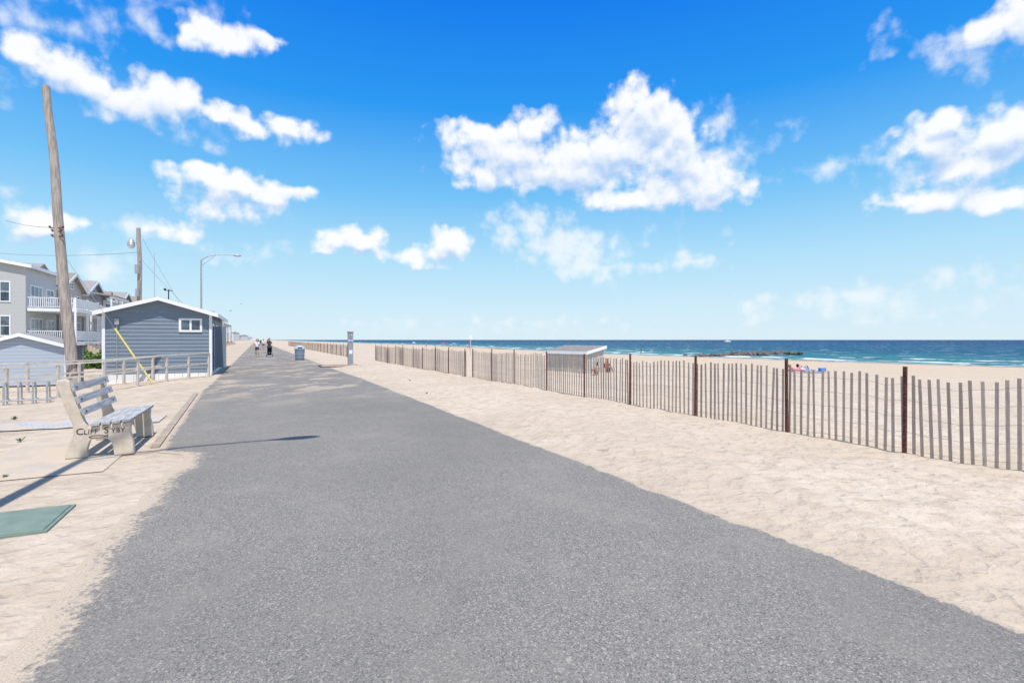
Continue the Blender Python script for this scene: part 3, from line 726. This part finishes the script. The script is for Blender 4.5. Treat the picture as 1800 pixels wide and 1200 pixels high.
def human(name, loc, rot, pose=None, top=None, bottom=None, hair=None, h=1.0, sleeve='short', legs='short', fingers=True):
    P = dict(STAND); P.update(pose or {}); P = {k: Vector(v) for k, v in P.items()}
    face = P.pop('face', None)
    keys = list(P); e = Obj(name, loc, rot); e.e.scale = (h,h,h)
    me = bpy.data.meshes.new('body'); me.from_pydata([P[k] for k in keys], [(keys.index(a), keys.index(b_)) for a,b_,_ in BN], [])
    ob = bpy.data.objects.new('body_src', me); link(ob)
    sk_ = ob.modifiers.new('skin','SKIN'); sub = ob.modifiers.new('sub','SUBSURF'); sub.levels = 2; sub.render_levels = 2
    sv = me.skin_vertices[0].data
    for i,k in enumerate(keys):
        r = RAD.get(k) or RAD[k[1:]]; sv[i].radius = r; sv[i].use_root = (k == 'pelvis')
    dg = bpy.context.evaluated_depsgraph_get(); dg.update()
    m2 = bpy.data.meshes.new_from_object(ob.evaluated_get(dg)); bpy.data.objects.remove(ob)
    m2.materials.clear()
    for m_ in (M_SKIN, top or M_WS, bottom or M_NAVY, M_SHOE): m2.materials.append(m_)
    for p in m2.polygons:
        c = p.center; best = None
        for a,b_,lab in BN:
            A, B = P[a], P[b_]; d = B-A; f = max(0,min(1,(c-A).dot(d)/max(1e-6,d.length_squared))); q = (c-(A+d*f)).length/( (RAD.get(a) or RAD[a[1:]])[0]+.02)
            if best is None or q < best[0]: best = (q, lab, f, a)
        _, lab, f, a = best; k = 0
        if lab == 'torso': k = 2 if (a == 'pelvis' and f < .35) else 1
        elif lab == 'uarm': k = 1 if (sleeve == 'long' or f < .5) and sleeve != 'none' else 0
        elif lab == 'farm': k = 1 if sleeve == 'long' else 0
        elif lab == 'hips': k = 2
        elif lab == 'thigh': k = 2 if (legs == 'long' or f < .55) else 0
        elif lab == 'shin': k = 2 if legs == 'long' else 0
        elif lab == 'foot': k = 3
        p.material_index = k; p.use_smooth = True
    bo = bpy.data.objects.new('body', m2); link(bo, e.e)
    hd_, cr = P['head'], P['crown']; up = (cr-hd_).normalized(); fw_ = (P['lto']-P['lan']+P['rto']-P['ran']); fw_ = (fw_-up*fw_.dot(up))
    if face is not None: fw_ = face-up*face.dot(up)
    fw_.normalize(); rt = fw_.cross(up); mid = hd_+up*.03
    hr = e.part('hair', hair or M_HAIR, smooth=True); hr.blob(mid-fw_*.022+up*.035, .102, (1,1,1.06), 2); hr.blob(mid-fw_*.07-up*.05, .06, (1.1,.8,1.5), 2)
    fc = e.part('face', M_SKIN, smooth=True); fc.blob(mid+fw_*.018-up*.018,.092,(.95,.95,1.15),2); fc.tube(mid+fw_*.09+up*.01, mid+fw_*.122-up*.025, .008,.014,6); fc.blob(mid+rt*.088-up*.01,.02); fc.blob(mid-rt*.088-up*.01,.02)
    ey = e.part('eyes', M_BLACK); ey.blob(mid+fw_*.1+rt*.033+up*.012,.011,sub=1); ey.blob(mid+fw_*.1-rt*.033+up*.012,.011,sub=1)
    mo = e.part('mouth', M_PINK); mo.tube(mid+fw_*.103-rt*.02-up*.06, mid+fw_*.103+rt*.02-up*.06, .006, n=6)
    if fingers:
        fg = e.part('fingers', M_SKIN, smooth=True)
        for sd in 'lr':
            w_, h_ = P[sd+'wr'], P[sd+'hd']; d = (h_-w_).normalized(); sdv = fw_ if abs(d.dot(fw_)) < .8 else rt; cr_ = d.cross(sdv).normalized()
            for k, ln in enumerate((.068,.078,.072,.055)):
                b0 = h_+sdv*(.024-.016*k); b1 = b0+d*ln*.55; b2 = b1+(d*.7+cr_*(.5 if sd == 'l' else -.5)).normalized()*ln*.5
                fg.tube(b0,b1,.0085,.008,6); fg.tube(b1,b2,.008,.0065,6)
            t0 = w_+d*.03+sdv*.02; fg.tube(t0,t0+(d+sdv).normalized()*.055,.010,.008,6)
    e.done(); return e
push = dict(lel=(-.22,.05,1.12), lwr=(-.2,.28,1.03), lhd=(-.2,.36,1.02), rel=(.22,.05,1.12), rwr=(.2,.28,1.03), rhd=(.2,.36,1.02))
PI = math.pi
human('walking_woman', (-23.9, 48.0, .01), PI+TH-.05, None, M_WS, M_NAVY, M_HAIR2, 1.0)
human('stroller_pusher', (-23.75, 50.1, .01), PI+TH-.05, push, M_DSH, M_NAVY, M_HAIR, 1.03, legs='long')
stl = Obj('baby_stroller', (-23.35, 49.3, .01), PI+TH-.05)
fr2 = stl.part('frame', M_GALV)
for x in (-.24,.24):
    fr2.path([(x,-.45,1.02),(x,-.28,.9),(x,.30,.16)],.014); fr2.path([(x,-.05,.62),(x,-.36,.14)],.014)
fr2.path([(-.24,-.45,1.02),(.24,-.45,1.02)],.018)
se_ = stl.part('seat', M_BLACK); se_.prism_x([(-.22,.42),(.24,.40),(.30,.46),(-.06,.52),(-.2,.92),(-.28,.92)],-.2,.2); se_.prism_x([(-.32,.18),(.2,.18),(.26,.34),(-.34,.34)],-.19,.19)
cn = stl.part('canopy', M_BLACK, smooth=True)
for k in range(5):
    a0, a1 = math.radians(20+k*30), math.radians(50+k*30)
    cn.add([(-.23,-.05+.3*math.cos(a0),.78+.27*math.sin(a0)),(.23,-.05+.3*math.cos(a0),.78+.27*math.sin(a0)),(.23,-.05+.3*math.cos(a1),.78+.27*math.sin(a1)),(-.23,-.05+.3*math.cos(a1),.78+.27*math.sin(a1))],[(0,1,2,3)])
wh = stl.part('wheels', M_BLACK, smooth=True); hb2 = stl.part('hubs', M_GALV)
for x in (-.27,.27):
    for y, r in ((.32,.12),(-.38,.15)):
        ring = [(x, y+r*math.cos(a*PI/9), r+.018+r*math.sin(a*PI/9)) for a in range(19)]; wh.path(ring,.018,6); hb2.tube((x-.02,y,r+.018),(x+.02,y,r+.018),.03)
        for a in range(5): hb2.tube((x,y,r+.018),(x,y+r*math.cos(a*1.257),r+.018+r*math.sin(a*1.257)),.006,n=5)
stl.done()
for i,(s,t,c1,c2) in enumerate([(92,.2,M_DSH,M_NAVY),(95,1.0,M_WS,M_NAVY),(128,2.2,M_RED,M_NAVY),(160,1.0,M_DSH,M_DSH)]):
    human('pedestrian', W(s,t,.01), TH+(PI if i % 2 else 0), None, c1, c2, None, 1.0, fingers=False)
for i,(s,t,c1,c2,rt_) in enumerate([(99,85,M_DSH,M_DSH,1),(150,60,M_RED,M_NAVY,2),(162,64,M_WS,M_NAVY,4),(175,70,M_DSH,M_RED,1),(190,58,M_PINK,M_NAVY,3),(210,75,M_WS,M_DSH,0),(230,66,M_DSH,M_NAVY,2),(140,78,M_SKIN,M_RED,2),(260,80,M_RED,M_RED,2)]):
    human('beachgoer', W(s,t,gz(s,t)), rt_, None, c1, c2, None, 1.0, fingers=False)
lie = dict(pelvis=(0,0,.13), spine=(0,-.17,.13), chest=(0,-.38,.19), neck=(0,-.50,.27), head=(0,-.58,.37), crown=(0,-.63,.48), face=(0,1,.1),
   lsh=(-.17,-.42,.21), lel=(-.24,-.50,.05), lwr=(-.22,-.26,.04), lhd=(-.21,-.18,.04), rsh=(.17,-.42,.21), rel=(.24,-.50,.05), rwr=(.22,-.26,.04), rhd=(.21,-.18,.04),
   lhp=(-.09,.05,.13), lkn=(-.11,.38,.42), lan=(-.11,.62,.06), lto=(-.11,.75,.04), rhp=(.09,.05,.12), rkn=(.10,.48,.10), ran=(.11,.90,.06), rto=(.11,.95,.17))
sit = dict(pelvis=(0,0,.13), spine=(0,-.05,.30), chest=(0,-.04,.52), neck=(0,0,.66), head=(0,.03,.78), crown=(0,.04,.90), face=(0,1,0),
   lsh=(-.17,-.02,.58), lel=(-.24,.08,.36), lwr=(-.16,.27,.38), lhd=(-.12,.33,.40), rsh=(.17,-.02,.58), rel=(.24,.08,.36), rwr=(.16,.27,.38), rhd=(.12,.33,.40),
   lhp=(-.09,.06,.13), lkn=(-.13,.40,.46), lan=(-.12,.60,.07), lto=(-.12,.73,.04), rhp=(.09,.06,.13), rkn=(.13,.40,.44), ran=(.12,.62,.07), rto=(.12,.75,.04))
def gp(X,Y): return Vector((X,Y,gz(*st_of(X,Y))))
bz = gp(20.0,34.8)
for nm, dx, m_ in (('beach_towel',-.55,M_TEAL),('beach_towel',.55,M_BLU)):
    o = Obj(nm, bz+Vector((dx,0,.0)), -1.2); tp = o.part('cloth', m_)
    for k in range(8): tp.add([(-.42,-.95+k*.24,.045+.01*math.sin(k*2)),(.42,-.95+k*.24,.045),(.42,-.95+(k+1)*.24,.045),(-.42,-.95+(k+1)*.24,.045+.01*math.sin(k*2+2))],[(0,1,2,3)])
    o.done()
human('sunbather', bz+Vector((-.55,.1,.04)), -1.35, lie, M_PINK, M_PINK, M_HAIR2, sleeve='none', legs='short')
human('sunbather', bz+Vector((.15,.5,.04)), -1.2, lie, M_WS, M_BLU, M_HAIR, sleeve='short')
bg = Obj('beach_bag', bz+Vector((1.15,.1,.02)), .3); bg.part('bag', M_BLU, smooth=False, bev=.03).box(-.24,.24,-.12,.12,0,.28); bg.part('handles', M_WS).path([(-.15,-.13,.25),(-.1,-.14,.40),(.1,-.14,.40),(.15,-.13,.25)],.015); bg.done()
human('seated_beachgoer', gp(5.2,28.0), -.6, sit, M_RED, M_NAVY, M_HAIR2, .85, sleeve='none')
human('seated_beachgoer', gp(4.3,25.9), .4, sit, M_SKIN, M_RED, M_HAIR, .7, sleeve='none')
fp_ = Obj('beach_sign', gp(-5.2,64)); fp_.part('post', M_GWOOD).box(-.05,.05,-.05,.05,-.2,2.6); fp_.part('panel', M_WHITE).box(-.2,.2,-.07,-.051,2.1,2.6); fp_.done()
for i,(s,t,m_) in enumerate([(170,62,M_BLU),(205,70,M_RED),(300,84,M_WS)]):
    o = Obj('beach_umbrella', W(s,t,gz(s,t)-.1)); o.part('pole', M_GALV).tube((0,0,0),(0,0,2.1),.025); o.part('canopy', m_, smooth=False).lathe(0,0,[(1.1,1.65),(.8,1.9),(.4,2.08),(.03,2.15)],10); o.done()
bo_ = Obj('fishing_boat', (420*.98, 980, SEA), .2)
hl = bo_.part('hull', M_WHITE); hl.prism_y([(-7,1.6),(-5.6,-.2),(6,-.2),(7.5,2.4),(3,1.9)],-1.8,1.8); cbn = bo_.part('cabin', M_WHITE); cbn.box(-1.5,2.8,-1.3,1.3,1.7,4.0); bo_.part('cabin_windows', M_GLASS).box(-1.2,2.5,-1.33,-1.305,2.8,3.5); bo_.part('mast', M_GALV).tube((0,0,4),(0,0,7),.08); bo_.done()
def gull(loc, rot, k):
    o = Obj('seagull', loc, rot); b_ = o.part('body', M_DSH, smooth=True); b_.blob((0,0,0),.1,(1,2.4,.8)); b_.blob((0,.24,.03),.06,(1,1.3,1)); b_.tube((0,.3,.03),(0,.38,.02),.015,.004,6)
    w = o.part('wings', M_DSH)
    for sx in (-1,1): w.add([(0,.08,.03),(sx*.3,.12,.03+.16*k),(sx*.65,-.05,.03+.06*k),(sx*.3,-.05,.03+.15*k),(0,-.1,.03)],[(0,1,2,3,4)])
    tl = o.part('tail', M_WHITE); tl.add([(-.03,-.2,0),(.03,-.2,0),(.08,-.36,0),(-.08,-.36,0)],[(0,1,2,3)]); o.done()
gull((-64,121,10.1),.6,1); gull((-67,122,8.6),2.0,-.6)
# ------------------------------------------------------------------ sky
w = bpy.data.worlds.new('World'); scene.world = w; w.use_nodes = True; nt = w.node_tree; g = G(nt)
bgN = nt.nodes['Background']; bgN.inputs['Strength'].default_value = .1
sky = g.n('ShaderNodeTexSky', sky_type='NISHITA'); sky.sun_disc = False; sky.sun_elevation = SE; sky.sun_rotation = math.atan2(SD2.x, SD2.y); sky.air_density = 1.0; sky.dust_density = .4; sky.ozone_density = 2.0
dirv = g.n('ShaderNodeTexCoord').outputs['Generated']
sp = g.n('ShaderNodeSeparateXYZ', {0: dirv})
el = g.m('ARCSINE', sp.outputs[2]); az = g.m('ARCTAN2', sp.outputs[0], sp.outputs[1])
p = g.n('ShaderNodeCombineXYZ', {0: az, 1: el}).outputs[0]
rmp = g.n('ShaderNodeValToRGB', {0: g.m('DIVIDE', el, 1.5)}); cr = rmp.color_ramp
stops = [(0,(.72,.88,.97)),(.035,(.65,.86,.98)),(.10,(.45,.77,.985)),(.18,(.18,.56,.97)),(.28,(.022,.33,.93)),(.40,(.002,.20,.87)),(.62,(.07,.23,.62)),(1.0,(.12,.22,.46))]
cr.elements[0].position = 0; cr.elements[0].color = stops[0][1]+(1,); cr.elements[1].position = 1; cr.elements[1].color = stops[-1][1]+(1,)
for q_, c_ in stops[1:-1]:
    e_ = cr.elements.new(q_); e_.color = c_+(1,)
rampc = g.vm('SCALE', rmp.outputs[0]); rampc.inputs['Scale'].default_value = 10.0
base = g.mix(.06, rampc.outputs[0], sky.outputs[0])
def blobs(lst):
    out = []
    for (u_, v_, a, b_) in lst:
        x, z = (u_-900)/900, (597-v_)/900
        azc = math.atan(x); elc = math.atan(z/math.sqrt(1+x*x)); ca = math.cos(azc)
        out.append((azc, elc, a/900*ca*ca, b_/900*ca*math.cos(elc)))
    return np.array(out)
SOL = [(1125,182,58,42),(1150,215,60,42),(1190,240,66,34),(830,238,84,24),(940,225,62,30),(900,272,130,36),(860,308,70,26),(1000,298,140,46),(1080,262,105,54),(1185,285,82,54),(1250,345,74,26),(1130,350,130,24),(1240,318,62,36),
 (55,88,58,28),(110,120,78,36),(165,150,66,38),(225,175,74,42),(285,175,76,42),(335,165,40,22),(335,52,32,32),(395,68,72,24),(465,70,38,14),(440,228,42,20),(510,230,62,24),(400,195,52,16),
 (350,308,56,28),(430,330,86,28),(400,366,98,24),(505,338,44,16),(35,388,54,34),(110,388,68,20),(300,412,72,20),(635,420,72,24),(580,437,34,12),(790,428,40,30),(740,458,72,16),
 (1660,222,80,34),(1760,235,90,50),(1640,262,56,26),(1700,300,100,34),(1640,352,122,26),(1745,362,74,20),(1790,30,92,50),(1740,55,76,28)]
FNT = [(930,392,70,34),(985,430,100,42),(1050,468,86,30),(1225,452,60,20),(1540,290,38,26),(1470,303,50,16),(1720,120,84,28),(1540,75,34,32),(1680,68,80,20),(60,25,130,34),(235,20,90,36),(5,142,36,30),(358,240,48,26),(1265,218,40,22),(20,340,44,18),(190,465,50,34),(240,408,52,26),(490,428,34,20),(1650,490,90,24),(1760,498,70,22),(1340,542,70,22),(1490,522,90,22),(370,442,80,20),(1100,382,80,18),(900,578,220,14),(1560,572,180,16),(1150,290,180,70),(1700,290,150,70),(650,572,90,12),(350,15,80,24),(1720,525,70,16),(1010,580,80,14)]
AZM = .82
def field(lst, azs, els):
    B_ = blobs(lst); X, Y = np.meshgrid(azs, els); acc = np.full(X.shape, 0.0)
    for cx, cy, rx, ry in B_:
        l_ = np.sqrt(((X-cx)/rx)**2+((Y-cy)/ry)**2); acc += np.exp(-6*np.minimum(l_, 6))
    d = 1+np.log(acc+1e-9)/6
    return np.clip(d, -1, 1)
def band_curves(lst, spc, nb):
    azs = np.linspace(-AZM, AZM, 130); F = field(lst, azs, np.arange(nb)*spc); nodes_ = []
    for j in range(nb//3):
        nd = nt.nodes.new('ShaderNodeRGBCurve'); mp = nd.mapping; mp.use_clip = True
        for ch in range(3):
            cv = mp.curves[ch]; row = (F[3*j+ch]+1)/2
            cv.points[0].location = (0, float(row[0])); cv.points[1].location = (1, float(row[-1]))
            for k in range(1, 129): cv.points.new(k/129, float(row[k]))
            for pnt in cv.points: pnt.handle_type = 'VECTOR'
        mp.update(); nodes_.append(nd)
    return nodes_
def band_eval(curves, spc, elv):
    e_ = g.m('DIVIDE', elv, spc); ev = g.n('ShaderNodeCombineXYZ', {0: e_, 1: e_, 2: e_}).outputs[0]; tot = None
    for j, nd in enumerate(curves):
        ab = g.vm('ABSOLUTE', g.vm('SUBTRACT', ev, (3*j, 3*j+1, 3*j+2)).outputs[0]).outputs[0]
        wv = g.vm('MAXIMUM', g.vm('SUBTRACT', (1,1,1), ab).outputs[0], (0,0,0)).outputs[0]
        dp = g.vm('DOT_PRODUCT', wv, nd.outputs[0]).outputs['Value']
        tot = dp if tot is None else g.m('ADD', tot, dp)
    return g.m('SUBTRACT', g.m('MULTIPLY', tot, 2.0), 1.0)
wn = g.n2(p, 14, 2, .55, out=1)
off = g.n('ShaderNodeSeparateXYZ', {0: g.vm('MULTIPLY', g.vm('SUBTRACT', wn, (.5,.5,.5)).outputs[0], (.040,.024,0)).outputs[0]})
azw = g.m('ADD', az, off.outputs[0]); elw = g.m('ADD', el, off.outputs[1])
xin = g.m('DIVIDE', g.m('ADD', azw, AZM), 2*AZM, clamp=True)
xc = g.n('ShaderNodeCombineXYZ', {0: xin, 1: xin, 2: xin}).outputs[0]
SP1 = .0175; c1 = band_curves(SOL, SP1, 39); SP2 = .035; c2_ = band_curves(FNT, SP2, 21)
for nd in c1+c2_: nt.links.new(xc, nd.inputs['Color'])
pup = g.vm('ADD', p, (.004,.016,0)).outputs[0]
def puff(v):
    n1 = g.n2(v, 24, 6, .56)
    v1 = g.vor(g.vm('ADD', v, g.vm('MULTIPLY', wn, (.012,.012,0)).outputs[0]).outputs[0], 26).outputs['Distance']
    v2 = g.vor(v, 60).outputs['Distance']
    a_ = g.m('MULTIPLY', g.m('SUBTRACT', n1, .5), 1.25)
    return g.m('ADD', a_, g.m('ADD', g.m('MULTIPLY', g.m('SUBTRACT', .42, v1), .55), g.m('MULTIPLY', g.m('SUBTRACT', .42, v2), .22)))
pf1 = puff(p); pf2 = puff(pup)
f1 = band_eval(c1, SP1, elw); f1u = band_eval(c1, SP1, g.m('ADD', elw, .026))
D1 = g.m('ADD', f1, pf1); D2 = g.m('ADD', band_eval(c2_, SP2, elw), g.m('MULTIPLY', pf1, 1.4))
inside = g.ss(g.m('ABSOLUTE', az), .84, .80)
a1 = g.m('MULTIPLY', g.ss(D1, -.14, .52), inside); a2 = g.m('MULTIPLY', g.m('MULTIPLY', g.ss(D2, -.25, 1.0), .72), inside)
gen = g.ss(g.noise(dirv, 3.2, 5, .6), .52, .64); msk = g.m('MAXIMUM', g.ss(g.m('ABSOLUTE', az), .84, 1.0), g.ss(el, .66, .8)); a3 = g.m('MULTIPLY', gen, msk)
hz = g.ss(el, .0, .16)
alpha = g.m('MAXIMUM', g.m('MAXIMUM', g.m('MULTIPLY', a1, .97), a2), g.m('MULTIPLY', a3, .85))
relief = g.m('ADD', g.m('MULTIPLY', g.m('SUBTRACT', f1, f1u), .66), g.m('MULTIPLY', g.m('SUBTRACT', pf1, pf2), .38))
lit = g.ss(g.m('ADD', relief, g.m('MULTIPLY', f1, -.30)), -.50, .08)
cc = g.mix(lit, (4.7,6.5,9.3), (10.0,10.1,10.2))
alpha = g.m('MULTIPLY', alpha, g.m('ADD', .65, g.m('MULTIPLY', hz, .35)))
fin = g.mix(alpha, base, cc)
nt.links.new(fin, bgN.inputs['Color'])
# ------------------------------------------------------------------ sun, camera
sd = bpy.data.lights.new('sun', 'SUN'); sd.energy = 4.8; sd.angle = math.radians(.5); sd.color = (1.0,.95,.87)
so = bpy.data.objects.new('sun', sd); link(so)
tosun = Vector((SD2.x*math.cos(SE), SD2.y*math.cos(SE), math.sin(SE))); so.rotation_euler = (-tosun).to_track_quat('-Z','Y').to_euler(); so.location = (0,0,30)
cam = bpy.data.cameras.new('camera'); cam.lens = 18; cam.sensor_width = 36; cam.clip_end = 40000; cam.clip_start = .05
co_ = bpy.data.objects.new('camera', cam); link(co_); co_.location = (0,0,1.65); co_.rotation_euler = (math.radians(90-.19), 0, 0)
scene.camera = co_
scene.view_settings.view_transform = 'Standard'; scene.view_settings.look = 'None'; scene.view_settings.exposure = 0
